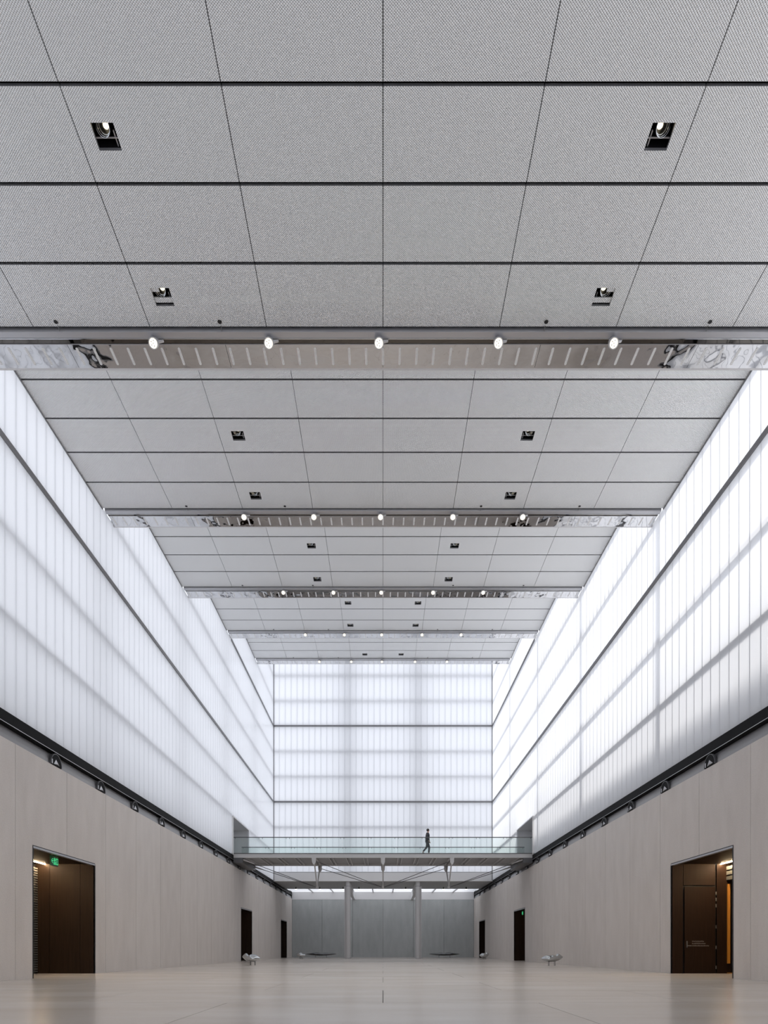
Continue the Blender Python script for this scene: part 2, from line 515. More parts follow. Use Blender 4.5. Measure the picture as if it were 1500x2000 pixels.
glass_wall('rear_fill_window', 'unseen frosted glass wall added behind the viewer to brighten the hall', 'rear')  # unseen glazing, added so daylight from behind lifts the near bays
glass_wall('window_3', 'frosted channel glass end wall behind the footbridge', 'end')
for sgn, side in ((-1, 'left'), (1, 'right')):  # unseen roof and upright screen, added to darken the foot of the glass
    m = MB()
    m.box(*sorted((sgn * (HW + 0.28), sgn * (HW + 16))), Y_REAR - 2, Y_BACK + 4, Z_GB - 0.45, Z_GB - 0.2)
    ar = m.build('shading_roof', 'shading_roof_grey')
    MB().box(*sorted((sgn * (HW + 2.6), sgn * (HW + 2.9))), Y_REAR - 2, Y_BACK + 4, Z_GB - 0.2, Z_GB + (1.2 if sgn < 0 else 3.4)).build('shading_screen', 'shading_roof_grey', ar)
    tag(ar, 'unseen roof and screen added to shade the foot of the %s glass wall' % side, 'roof', kind='structure')

# ------------------------------------------------------------------ wall behind the camera
tag(MB().box(-HW - 0.3, HW + 0.3, Y_REAR - 0.3, Y_REAR, 0, 0.3).build('wall_rear', 'concrete'),
    'low concrete upstand behind the viewer', 'wall', kind='structure')

# ------------------------------------------------------------------ ceilings
HOLES = {}   # (bay, row from the beam) -> |x| in panel widths
for bay, lst in {0: [(3, 1.82), (1, 1.805)], 1: [(3, 1.77), (1, 1.765)], 2: [(3, 1.28), (1, 1.28)], 3: [(3, 0.823), (1, 0.82)], 4: [(1, 0.558)]}.items():
    for r_, x_ in lst: HOLES[(bay, r_)] = x_
HS = 0.195    # half side of a spotlight opening
PX, PYD = P / 2 - 0.007, R / 2 - 0.03
def panel_mesh(hole=None):
    t = 0.05
    if hole is None:
        m = MB().box(-PX, PX, -PYD, PYD, 0, t)
    else:
        hx, hy = hole; m = MB()
        o = [(-PX, -PYD), (PX, -PYD), (PX, PYD), (-PX, PYD)]
        q = [(hx - HS, hy - HS), (hx + HS, hy - HS), (hx + HS, hy + HS), (hx - HS, hy + HS)]
        vs = [(p[0], p[1], zz) for zz in (0, t) for p in o + q]
        fs = []
        for i in range(4):
            j = (i + 1) % 4
            fs += [(i, j, 4 + j, 4 + i), (8 + i, 12 + i, 12 + j, 8 + j), (i, 8 + i, 8 + j, j), (4 + i, 4 + j, 12 + j, 12 + i)]
        m.add(vs, fs)
    me = m.mesh('ceiling_panel')
    me.materials.append(MATS['expanded_metal']); me.materials.append(MATS['satin_steel'])
    for p in me.polygons: p.material_index = 0 if abs(p.normal.z) > 0.5 else 1
    return me
pm = panel_mesh()
edge_me = MB().box(-HW, HW, -0.012, 0.012, -0.004, 0.03).mesh('edge_strip')
BAYN = ['nearest', 'second', 'third', 'fourth', 'fifth', 'farthest']
for bay in range(6):
    if bay == 0: y0, y1, rows = Y_REAR, YB[0], 15
    elif bay == 5: y0, y1, rows = YB[4] + R, Y_END, 6
    else: y0, y1, rows = YB[bay - 1] + R, YB[bay], 6
    z = HC[bay]
    bk = MB().box(-HW - 0.02, HW + 0.02, y0 - (0.35 if bay else 0.3), y1 + (1.03 if bay < 5 else 0.6), z + 0.62, z + 0.7)
    c = bk.build('ceiling', 'black')
    tag(c, '%s stepped ceiling bay of expanded metal panels' % BAYN[bay], 'ceiling', kind='structure')
    for r_ in range(rows):
        if bay == 5: yc = y0 + R * (r_ + 0.5)
        else: yc = y1 - R * (r_ + 0.5)
        if yc + R / 2 > y1 + 0.01: continue
        for i in range(8):
            xc = -HW + P * (i + 0.5)
            key = (bay, r_ + 0)
            hk = {(0, 0): (0, 1), (0, 2): (0, 3)}
            hx = None
            hr = {0: 1, 2: 3}.get(r_)
            if hr and (bay, hr) in HOLES:
                for s in (-1, 1):
                    X = s * HOLES[(bay, hr)] * P
                    if abs(X - xc) < P / 2: hx = X - xc
            obj('ceiling_panel', pm if hx is None else panel_mesh((hx, 0.0)), 'expanded_metal', c, (xc, yc, z))
    # dark liner so the open joints read black, thin bright edge at each side wall
    MB().box(-HW, HW, y0, y1, z + 0.60, z + 0.61).build('liner', 'black', c)
    for sgn in (-1, 1):
        MB().box(*sorted((sgn * (HW - 0.03), sgn * HW)), y0, y1, z - 0.03, z + 0.6).build('edge_trim', 'mullion_grey', c)
    if bay:
        # unseen step between two ceiling levels; its glazing is added to bring in light
        ys = YB[bay - 1] + 1.012
        MB().box(-HW, HW, ys, ys + 0.06, HC[bay - 1] - 0.02, HC[bay - 1] + 0.72).build('step_upstand', 'white_paint', c)
        for i in range(8):
            o = obj('fill_light_pane', plank(z + 0.65 - HC[bay - 1] - 0.72), 'frosted_glass', c, (-HW + P * (i + 0.5), ys + 0.05, HC[bay - 1] + 0.72), (0, 0, PI))
            o.scale.x = P / PW
        MB().box(-HW, HW, ys + 0.06, y0 - 0.03, z, z + 0.05).build('edge_panel', 'white_paint', c)

# ------------------------------------------------------------------ mirrored service beams with slots, and their spotlights
slot_me = None
def slot_mesh():
    n = 6; r = 0.027; L = 0.2
    pts = [(r * math.cos(PI * i / n), L + r * math.sin(PI * i / n)) for i in range(n + 1)]
    pts += [(-r * math.cos(PI * i / n), -L - r * math.sin(PI * i / n)) for i in range(n + 1)]
    return MB().prism(pts, 'z', -0.006, 0.004).mesh('slot')
slot_me = slot_mesh()
LAMPX = [-1.99, -0.99, -0.035, 1.0, 2.0]
LPOS = ['far left', 'left of centre', 'centre', 'right of centre', 'far right']
SEAMS = [-3.97, -2.785, -1.39, 0, 1.39, 2.785, 3.97]
lamp_proto = None
def make_lamp():
    e = empty('beam_spotlight')
    ax = Matrix.Rotation(math.radians(-42), 4, 'X')     # the lens looks down and towards the near end
    body = MB().lathe([(0.035, 0.10), (0.075, 0.095), (0.10, 0.06), (0.108, 0.0), (0.108, -0.085), (0.098, -0.095), (0.092, -0.075)], 20, ax)
    bo = body.build('body', 'lamp_body', e, smooth=True)
    MB().lathe([(0.0, -0.078), (0.088, -0.078), (0.09, -0.07)], 20, ax).build('lens', 'lamp_warm', bo)
    for i in range(5):
        a = 2 * PI * i / 5
        c = (0.05 * math.cos(a), 0.05 * math.sin(a)) if i else (0, 0)
        MB().lathe([(0.011, -0.079), (0.009, -0.083)], 8, ax @ Matrix.Translation((c[0], c[1], 0))).build('led_chip', 'grey_steel', bo)
    MB().prism([(0.09, 0.02), (0.20, 0.05), (0.21, 0.07), (0.09, 0.07)], 'y', 0.0, 0.05).build('bracket', 'lamp_body', e)
    MB().tube((0.0, 0.02, 0.08), (0.0, 0.02, 0.2), 0.02).build('stem', 'satin_steel', e)
    sl = bpy.data.lights.new('lamp_light', 'SPOT')
    sl.energy = 420; sl.color = (1.0, 0.93, 0.84); sl.spot_size = math.radians(80); sl.spot_blend = 1.0; sl.shadow_soft_size = 0.08
    so = bpy.data.objects.new('lamp_light', sl); col.objects.link(so); so.parent = e
    so.location = (0, -0.10, -0.12); so.rotation_euler = (0, 0, 0)
    return e
for n in range(5):
    z = HC[n]; yb = YB[n]
    b = empty('service_beam', (0, yb, z))
    tag(b, '%s mirror steel service beam with slots across the ceiling' % ('nearest', 'second', 'third', 'fourth', 'farthest')[n], 'ceiling beam',
        'mirrored beams between ceiling bays')
    L = 3.97 * P
    MB().prism([(0.035, -0.01), (0.04, -0.06), (0.16, -0.075), (0.175, -0.07), (0.18, 0.05), (0.035, 0.05)], 'x', -L, L).build('rail', 'satin_steel', b)
    MB().box(-L, L, 0.176, 0.19, -0.085, 0.0).build('rail_lip', 'chrome', b)
    MB().prism([(0.19, -0.005), (0.375, -0.018), (0.375, 0.05), (0.19, 0.05)], 'x', -L, L).build('recess', 'dark_mirror', b)
    MB().box(-L, L, 0.372, 0.385, -0.03, 0.0).build('panel_lip', 'satin_steel', b)
    for a, c in zip(SEAMS[:-1], SEAMS[1:]):
        MB().box(a * P + 0.004, c * P - 0.004, 0.387, 1.006, -0.025, -0.010).build('mirror_sheet', 'mirror_steel', b)
    MB().box(-L, L, 0.387, 1.004, -0.009, 0.02).build('backing', 'black', b)
    for i in range(53):
        x = (i - 26) * 0.151 * P
        obj('slot', slot_me, 'perforated_slot', b, (x, 0.69, -0.026))
    for x in (-2.785, -1.39, 1.39, 2.785):
        MB().tube((x * P, -0.13, 0.04), (x * P, 0.06, -0.05), 0.006, n=6).build('hanger_wire', 'wire', b)
        MB().lathe([(0.045, -0.006), (0.045, 0.002)], 12).build('hanger_hole', 'black', b, (x * P, -0.14, 0))
    for i, lx in enumerate(LAMPX):
        if lamp_proto is None:
            lamp_proto = make_lamp(); o = lamp_proto
        else:
            o = copy_tree(lamp_proto)
        o.location = (lx * P, yb + 0.17, z - 0.18)
        tag(o, 'lit round spotlight, %s on the %s mirrored beam' % (LPOS[i], ('nearest', 'second', 'third', 'fourth', 'farthest')[n]), 'spotlight', 'spotlights on the mirrored beams')

# ------------------------------------------------------------------ spotlights recessed in square ceiling openings
def make_recessed(flip):
    e = empty('ceiling_spotlight')
    s = HS; s2 = s + 0.004
    sq = [(-s2, -s2), (s2, -s2), (s2, s2), (-s2, s2)]
    vs = [(p[0], p[1], 0.052) for p in sq] + [(p[0], p[1], 0.5) for p in sq]
    h = MB().add(vs, [(0, 1, 5, 4), (1, 2, 6, 5), (2, 3, 7, 6), (3, 0, 4, 7), (4, 5, 6, 7)])
    h.build('housing', 'matt_black', e)
    ax = Matrix.Translation((0.03 * flip, -0.03, 0.15)) @ Matrix.Rotation(math.radians(-16 * flip), 4, 'Y') @ Matrix.Rotation(math.radians(-30), 4, 'X')
    # open drum with stepped baffles round a small warm lamp
    lh = MB().lathe([(0.045, 0.13), (0.10, 0.12), (0.125, 0.05), (0.13, -0.05), (0.120, -0.05), (0.112, 0.04), (0.05, 0.10)], 24, ax).build('lamp_head', 'black_gloss', e, smooth=True)
    for r0, z0 in ((0.122, -0.052), (0.110, -0.02), (0.095, 0.015)):
        MB().lathe([(r0, z0), (r0 + 0.006, z0 - 0.001), (r0 + 0.006, z0 + 0.006), (r0, z0 + 0.006)], 24, ax, True).build('baffle_ring', 'chrome', lh)
    MB().lathe([(0.0, 0.055), (0.045, 0.06), (0.052, 0.085)], 16, ax).build('lens', 'lamp_dim', lh)
    MB().box(-s, s, 0.055, 0.072, 0.06, 0.075).build('cross_bar', 'satin_steel', e)
    MB().box(*sorted((0.125 * flip * -1, 0.145 * flip * -1)), -0.03, s, 0.07, 0.09).build('yoke', 'satin_steel', e)
    return e
rp = {-1: make_recessed(-1), 1: make_recessed(1)}
used = set()
for (bay, hr), hx in sorted(HOLES.items()):
    for s in (-1, 1):
        if s in used: o = copy_tree(rp[s])
        else: o = rp[s]; used.add(s)
        r_ = hr - 1
        o.location = (s * hx * P, YB[bay] - R * (r_ + 0.5), HC[bay])
        where = 'nearer' if hr == 3 else 'farther'
        if bay == 4: where = 'only'
        tag(o, 'tilted spotlight in square black opening, %s %s one in the %s ceiling bay' % (where, 'left' if s < 0 else 'right', BAYN[bay]),
            'spotlight', 'spotlights recessed in the ceiling')
# mesh flaps half closing the farther pair in the nearest bay
for s, nm in ((-1, 'left'), (1, 'right')):
    yc = YB[0] - R * 0.5; xc = s * HOLES[(0, 1)] * P
    t_ = empty('mesh_flap', (xc, yc, HC[0] + 0.01))
    MB().box(-0.19, 0.19, 0.02, 0.135, 0.004, 0.016).build('mesh_piece', 'expanded_metal', t_)
    MB().box(*sorted((s * 0.19, s * 0.03)), -0.19, -0.10, 0.004, 0.016).build('mesh_piece', 'expanded_metal', t_)
    tag(t_, 'pieces of metal mesh partly closing the farther %s spotlight opening in nearest bay' % nm, 'mesh flap', 'mesh flaps in spotlight openings')

# ------------------------------------------------------------------ spotlights in the wall cove
def half_disc(r, n=14): return [(r * math.cos(PI * i / n), r * 1.08 * math.sin(PI * i / n)) for i in range(n + 1)]
def make_wall_spot():
    e = empty('wall_spotlight')          # local: y along wall, x = away from the wall (+)
    r = 0.34
    MB().prism(half_disc(r), 'x', -0.06, 0.012).build('niche', 'matt_black', e)
    rim = MB(); a = half_disc(r + 0.012); b = half_disc(r - 0.008)
    rim.prism(a + b[::-1], 'x', -0.05, 0.022)
    rim.build('rim', 'dark_steel', e)
    # faceted reflector standing in the niche
    MB().add([(0.013, -0.16, 0.03), (0.013, 0.20, 0.05), (0.013, -0.02, 0.20), (0.05, 0.02, 0.06)],
             [(0, 1, 3), (1, 2, 3), (2, 0, 3)]).build('reflector', 'satin_steel', e)
    MB().box(0.0, 0.02, -0.29, -0.24, 0.02, 0.16).build('bracket', 'satin_steel', e)
    return e
wsp = make_wall_spot(); first = True
for sgn, side in ((-1, 'left'), (1, 'right')):
    for k in range(16):
        o = wsp if first else copy_tree(wsp); first = False
        o.location = (sgn * (HW - 0.01), 21.15 + 3.38 * k, Z_CT + 0.012)
        o.rotation_euler = (0, 0, 0 if sgn < 0 else PI)
        tag(o, '%s half round spotlight from the near end along the %s wall head' % (ORD[k], side), 'spotlight', 'half round spotlights along the wall heads')

# ------------------------------------------------------------------ doorways
DEP = 2.12
def portal(num, sgn, d, led, kind):
    a, b = d
    side = 'left' if sgn < 0 else 'right'
    which = {(19.8, 24.0): 'nearest', (48.8, 52.8): 'middle', (67.9, 71.9): 'farthest'}[d]
    e = empty('door_%d' % num, (sgn * HW, a, 0))
    tag(e, '%s tall dark wood lined doorway in the %s concrete wall' % (which, side), 'doorway', kind='structure')
    def bx(nm, mat, d0, d1, y0, y1, z0, z1, par=None):
        """d: depth behind the wall face, y from the near jamb"""
        m = MB().box(*sorted((sgn * d0, sgn * d1)), y0, y1, z0, z1)
        o = m.build(nm, mat, e if par is None else par)
        return o
    W = b - a; H = Z_DOOR
    wd = 'brown_wood' if sgn < 0 else 'red_wood'
    # near jamb, ceiling
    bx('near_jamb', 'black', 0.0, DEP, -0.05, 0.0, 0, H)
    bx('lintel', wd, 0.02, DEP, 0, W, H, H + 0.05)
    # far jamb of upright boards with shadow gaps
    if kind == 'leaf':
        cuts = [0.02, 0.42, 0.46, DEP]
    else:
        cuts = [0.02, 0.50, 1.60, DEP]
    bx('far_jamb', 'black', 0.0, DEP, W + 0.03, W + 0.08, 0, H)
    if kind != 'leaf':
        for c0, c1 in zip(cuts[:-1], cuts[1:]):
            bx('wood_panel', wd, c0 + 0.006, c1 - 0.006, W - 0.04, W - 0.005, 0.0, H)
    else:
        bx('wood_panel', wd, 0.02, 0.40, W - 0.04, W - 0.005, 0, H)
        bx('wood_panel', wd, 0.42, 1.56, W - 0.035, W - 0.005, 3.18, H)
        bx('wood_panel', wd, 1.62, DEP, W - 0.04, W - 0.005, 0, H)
        leaf = bx('door_leaf', wd, 0.45, 1.56, W - 0.05, W - 0.01, 0.01, 3.12)
        # lever handle, hinges, three lines of small print
        hd = MB().box(*sorted((sgn * 0.52, sgn * 0.555)), W - 0.065, W - 0.051, 0.93, 1.17)
        hd.box(*sorted((sgn * 0.53, sgn * 0.68)), W - 0.10, W - 0.08, 0.985, 1.01)
        hd.tube((sgn * 0.54, W - 0.09, 0.998), (sgn * 0.54, W - 0.05, 0.998), 0.012)
        hd.build('handle', 'nickel', leaf)
        for hz in (2.88, 2.66, 2.44, 1.68, 0.94, 0.22):
            MB().box(*sorted((sgn * 1.565, sgn * 1.595)), W - 0.065, W - 0.051, hz - 0.06, hz + 0.06).build('hinge', 'nickel', leaf)
        pr = MB(); rr = random.Random(3)
        for q, (zz, ln) in enumerate(((1.16, 0.42), (1.08, 0.48), (1.00, 0.60))):
            x = 0.72
            while x < 0.72 + ln:
                wv = rr.uniform(0.02, 0.035)
                pr.box(*sorted((sgn * x, sgn * (x + wv))), W - 0.052, W - 0.0505, zz - 0.022, zz + rr.uniform(0.008, 0.022))
                x += wv + 0.012
        pr.build('small_print', 'print_grey', leaf)['kind'] = 'stuff'
    # end of the passage
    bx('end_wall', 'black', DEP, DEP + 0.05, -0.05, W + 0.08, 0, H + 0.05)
    if kind == 'slat':
        for i in range(44):
            z0 = 0.05 + i * 0.086
            if z0 + 0.06 > H - 0.05: break
            bx('slat', 'slat_grey', DEP - 0.09, DEP - 0.01, 0.1, W, z0, z0 + 0.05)
    if kind == 'leaf':
        for i in range(3):
            bx('slat', 'slat_grey', DEP - 0.16, DEP - 0.01, W - 0.55, W - 0.02, 3.36 + i * 0.18, 3.49 + i * 0.18)
        bx('amber_strip', 'amber_glow', DEP - 0.14, DEP - 0.05, W - 0.10, W - 0.045, 0.36, 3.22)
        bx('amber_strip_foot', 'amber_glow', DEP - 0.14, DEP - 0.02, W - 0.30, W - 0.05, 0.01, 0.03)
    if kind == 'plain':
        bx('header_slot', 'black', 1.0, DEP - 0.2, W - 0.05, W - 0.039, 2.9, 3.0)
    if led:
        bx('light_strip', led, 1.744, 1.768, 0.3, W - 0.05, H - 0.02, H - 0.001)
    # metal frame round the opening
    bx('frame_head', 'satin_steel', -0.012, 0.10, -0.02, W + 0.02, H - 0.055, H)
    bx('frame_shadow_gap', 'black', -0.004, 0.02, -0.05, W + 0.03, H, H + 0.028)
    bx('frame_jamb', 'black', -0.010, 0.05, -0.05, 0.0, 0, H)
    bx('frame_jamb', 'black', -0.010, 0.05, W, W + 0.03, 0, H)
    return e
portal(1, -1, DOORS[0], 'led_warm', 'slat')
portal(2, 1, DOORS[0], 'led_warm', 'leaf')
portal(3, -1, DOORS[1], 'led_soft', 'plain')
portal(4, 1, DOORS[1], 'led_soft', 'plain')
portal(5, -1, DOORS[2], None, 'dark')
portal(6, 1, DOORS[2], None, 'dark')

# hanging exit signs
def exit_sign(sgn, yc, zc, label):
    e = empty('exit_sign', (sgn * (HW + 0.35), yc, zc))
    t = -sgn                             # faces the hall
    W, H = 0.24, 0.16
    MB().box(-0.02, 0.02, -W, W, -H, H).build('panel', 'exit_green', e)
    g = MB()
    def st(u0, u1, v0, v1):
        u0, u1 = (u0, u1) if sgn < 0 else (-u1, -u0)
        g.box(*sorted((t * 0.0205, t * 0.026)), u0, u1, v0, v1)
    # arrow, then the two characters for exit
    st(-0.20, -0.09, -0.012, 0.012)
    for i in range(4):
        st(-0.20 + i * 0.018, -0.18 + i * 0.018, 0.012 + i * 0.016, 0.03 + i * 0.016)
        st(-0.20 + i * 0.018, -0.18 + i * 0.018, -0.03 - i * 0.016, -0.012 - i * 0.016)
    st(-0.012, 0.008, -0.10, 0.11)                                  # chu
    st(-0.06, -0.044, 0.02, 0.09); st(0.04, 0.056, 0.02, 0.09); st(-0.06, 0.056, 0.012, 0.03)
    st(-0.07, -0.054, -0.11, -0.02); st(0.05, 0.066, -0.11, -0.02); st(-0.07, 0.066, -0.115, -0.098)
    st(0.10, 0.118, -0.11, 0.09); st(0.20, 0.218, -0.11, 0.09); st(0.10, 0.218, 0.075, 0.093); st(0.10, 0.218, -0.11, -0.092)   # kou
    g.build('glyphs', 'exit_glyph', e)['kind'] = 'stuff'
    for u in (-0.15, 0.15): MB().tube((0, u, H), (0, u, Z_DOOR - zc), 0.006, n=6).build('hanger', 'dark_steel', e)
    tag(e, label, 'exit sign', 'green exit signs in the doorways')
exit_sign(-1, 21.75, Z(1.115), 'green lit exit sign hanging in the nearest left doorway')
exit_sign(1, 51.2, Z(1.085), 'small green exit sign in the middle right doorway')

# ------------------------------------------------------------------ recess below the end wall
Y_SK = 71.2
Z_SO = Z(2.505)
tag(MB().box(-HW, HW, Y_END, Y_END + 0.35, Z_SO, Z(2.84) - 0.03).build('trim_3', 'white_paint'),
    'white painted beam under the frosted end wall', 'beam', kind='structure')
tag(MB().box(-HW, HW, Y_END + 0.35, Y_SK, Z_SO, Z_SO + 0.3).build('ceiling', 'soffit_grey'),
    'flat grey soffit over the recess below the end wall', 'ceiling', kind='structure')
wb = MB().box(-HW - 0.3, HW + 0.3, Y_BACK + 0.16, Y_BACK + 0.3, 0, Z_SO + 0.3).build('wall_back', 'joint_dark')
tag(wb, 'dark green grey concrete wall at the far end of the hall', 'wall', kind='structure')
for a, b in ((-4, -2.68), (-2.68, -1.34), (-1.34, 0), (0, 1.34), (1.34, 2.68), (2.68, 4)):
    MB().box(a * P + 0.012, b * P - 0.012, Y_BACK, Y_BACK + 0.15, 0, Z(2.207)).build('concrete_panel', 'dark_concrete', wb)
MB().box(-HW, HW, Y_BACK - 0.02, Y_BACK + 0.15, Z(2.207), Z_SO + 0.3).build('upper_band', 'white_paint', wb)
sk = empty('window_4', (0, Y_SK, Z_SO))
tag(sk, 'rooflight strip over the recess along the far concrete wall', 'skylight', kind='structure')
mx = [-4, -3.08, -2.18, -1.28, -0.43, 0.43, 1.28, 2.18, 3.08, 4]
for a, b in zip(mx[:-1], mx[1:]):
    MB().add([(a * P + 0.03, 0, 0.10), (b * P - 0.03, 0, 0.10), (b * P - 0.03, Y_BACK - Y_SK, 0.10), (a * P + 0.03, Y_BACK - Y_SK, 0.10)] + [(a * P + 0.03, 0, 0.13), (b * P - 0.03, 0, 0.13), (b * P - 0.03, Y_BACK - Y_SK, 0.13), (a * P + 0.03, Y_BACK - Y_SK, 0.13)],
             [(0, 1, 2, 3), (0, 1, 5, 4), (1, 2, 6, 5), (2, 3, 7, 6), (3, 0, 4, 7)]).build('pane', 'frosted_glass', sk)
for a in mx[1:-1]:
    MB().box(a * P - 0.035, a * P + 0.035, 0.0, Y_BACK - Y_SK - 0.02, 0.0, 0.16).build('glazing_bar', 'grey_steel', sk)
# fins beside the columns and the columns
for s, nm in ((-1, 'left'), (1, 'right')):
    tag(MB().box(s * 1.28 * P - 0.15, s * 1.28 * P + 0.15, Y_END + 0.9, Y_BACK - 0.02, Z(2.207), Z_SO).build('trim_%d' % (4 if s < 0 else 5), 'white_paint'),
        'white roof fin running back from the %s column to the far wall' % nm, 'beam', kind='structure')
    c = empty('column', (s * 1.28 * P, Y_END + 0.45, 0))
    tag(c, 'slender grey column under the end wall, %s one of two' % nm, 'column', 'columns under the end wall')
    MB().lathe([(0.24, 0.0), (0.24, Z_SO)], 28).build('shaft', 'column_paint', c, smooth=False)
    MB().box(*sorted((s * 0.10, s * 0.36)), 0.05, 0.35, 0, Z_SO - 0.45).build('flange', 'column_paint', c)
    MB().lathe([(0.246, Z_SO - 0.47), (0.246, Z_SO - 0.44)], 28).build('collar', 'dark_steel', c)
    MB().lathe([(0.27, 0.0), (0.27, 0.03)], 28).build('base_plate', 'grey_steel', c)
# small downlights under the soffit
dl = None
DLX = [-3.45, -2.5, -1.58, -0.95, 0.9, 1.5, 2.4, 3.3]
DLN = ['leftmost', 'second from left', 'third from left', 'fourth from left', 'fourth from right', 'third from right', 'second from right', 'rightmost']
for i, x in enumerate(DLX):
    if dl is None:
        dl = empty('downlight')
        MB().tube((0, 0, 0), (0, 0, -0.12), 0.02).build('stem', 'black', dl)
        MB().lathe([(0.05, -0.1), (0.07, -0.14), (0.07, -0.26), (0.06, -0.26)], 12).build('body', 'black', dl)
        MB().lathe([(0.0, -0.262), (0.085, -0.262), (0.085, -0.30), (0.0, -0.32)], 12).build('lens', 'lamp_white', dl)
        o = dl
    else: o = copy_tree(dl)
    o.location = (x * P, 68.6, Z_SO)
    tag(o, 'small pendant downlight under the far soffit, %s of eight' % DLN[i], 'downlight', 'downlights under the far soffit')

# ------------------------------------------------------------------ footbridge
br = empty('footbridge', (0, 0, 0))
tag(br, 'grey steel footbridge with glass balustrades and cable trusses', 'footbridge')
ya, yb_ = Y_BR0, Y_BR1; ym = (ya + yb_) / 2; Z_DU = Z(2.462)
XW = HW + 0.0
MB().box(-XW, XW, ya + 0.12, yb_ - 0.12, Z_DECK - 0.09, Z_DECK).build('deck', 'grey_steel', br)
for y0, y1 in ((ya, ya + 0.12), (yb_ - 0.12, yb_)):
    MB().box(-XW, XW, y0, y1, Z_DU, Z_DECK - 0.02).build('edge_girder', 'bridge_paint', br)
    MB().box(-XW, XW, y0 - 0.02, y1 + 0.02, Z_DECK - 0.02, Z_DECK + 0.03).build('kerb', 'dark_steel', br)
MB().box(-XW, XW, ya + 0.12, yb_ - 0.12, Z_DECK - 0.13, Z_DECK - 0.09).build('soffit', 'grey_steel', br)
xr = -3.75
while xr < 3.8:
    for off in (-0.05, 0.05):
        MB().box((xr + off) * P - 0.03, (xr + off) * P + 0.03, ya + 0.12, yb_ - 0.12, Z_DU + 0.03, Z_DECK - 0.13).build('cross_rib', 'bridge_paint', br)
    xr += 0.468
# balustrades
def balustrade(yp, x0, x1, n, cl_off):
    pw = (x1 - x0) / n
    for i in range(n):
        MB().box(x0 + pw * i + 0.012, x0 + pw * (i + 1) - 0.012, yp - 0.009, yp + 0.009, Z_DECK + 0.03, Z(3.0)).build('glass_pane', 'rail_glass', br)
    hr_ = MB().tube((x0, yp, Z(3.012)), (x1, yp, Z(3.012)), 0.032, n=10).build('handrail', 'dark_steel', br)
    for i in range(n + 1):
        for off in (-0.12, 0.12):
            x = x0 + pw * i + off
            if abs(x) < x1: MB().tube((x, yp - 0.03, Z(2.965)), (x, yp - 0.03, Z(3.01)), 0.014, n=6).build('rail_bracket', 'dark_steel', hr_)
balustrade(ya + 0.06, -XW, XW, 11, 0)
balustrade(yb_ - 0.06, -XW - 0.4, XW + 0.4, 11, 0)
# struts and tension rods
node_z = Z(1.75)
def strut(x):
    for yy in (ya + 0.06, yb_ - 0.06):
        top = Vector((x, yy, Z_DU)); bot = Vector((x, ym, node_z))
        MB().tube(top, bot, 0.055, 0.035, n=8).build('strut', 'bridge_paint', br)
        d = (bot - top).normalized()
        MB().prism([(x - 0.16, Z_DECK - 0.15), (x + 0.16, Z_DECK - 0.15), (x + 0.13, Z_DU - 0.30), (x + 0.04, Z_DU - 0.48), (x - 0.04, Z_DU - 0.48), (x - 0.13, Z_DU - 0.30)], 'y',
                   yy - 0.05, yy + 0.05).build('strut_head', 'bridge_paint', br)
    MB().lathe([(0.0, -0.08), (0.09, -0.05), (0.11, 0.02), (0.05, 0.12), (0.03, 0.2)], 12).build('cable_node', 'bridge_paint', br, (x, ym, node_z))
for x in (-1.85, 0, 1.85): strut(x * P)
for s in (-1, 1):
    for yy in (ya + 0.06, yb_ - 0.06):
        MB().tube((s * 3.92 * P, yy, Z_DU + 0.05), (s * 1.85 * P, ym, node_z), 0.022, n=8).build('tension_rod', 'dark_steel', br)
        MB().tube((s * 1.83 * P, yy, Z_DU - 0.2), (0, ym, node_z), 0.022, n=8).build('tension_rod', 'dark_steel', br)
        t = Vector((s * 3.92 * P, yy, Z_DU + 0.05)); q = Vector((s * 1.85 * P, ym, node_z)); d = (q - t).normalized()
        MB().tube(t, t + d * 1.3, 0.075, 0.035, n=8).build('rod_socket', 'bridge_paint', br)
    MB().box(*sorted((s * 3.75 * P, s * 4.0 * P)), ya, yb_, Z_DU - 0.35, Z_DU).build('bearing', 'dark_steel', br)

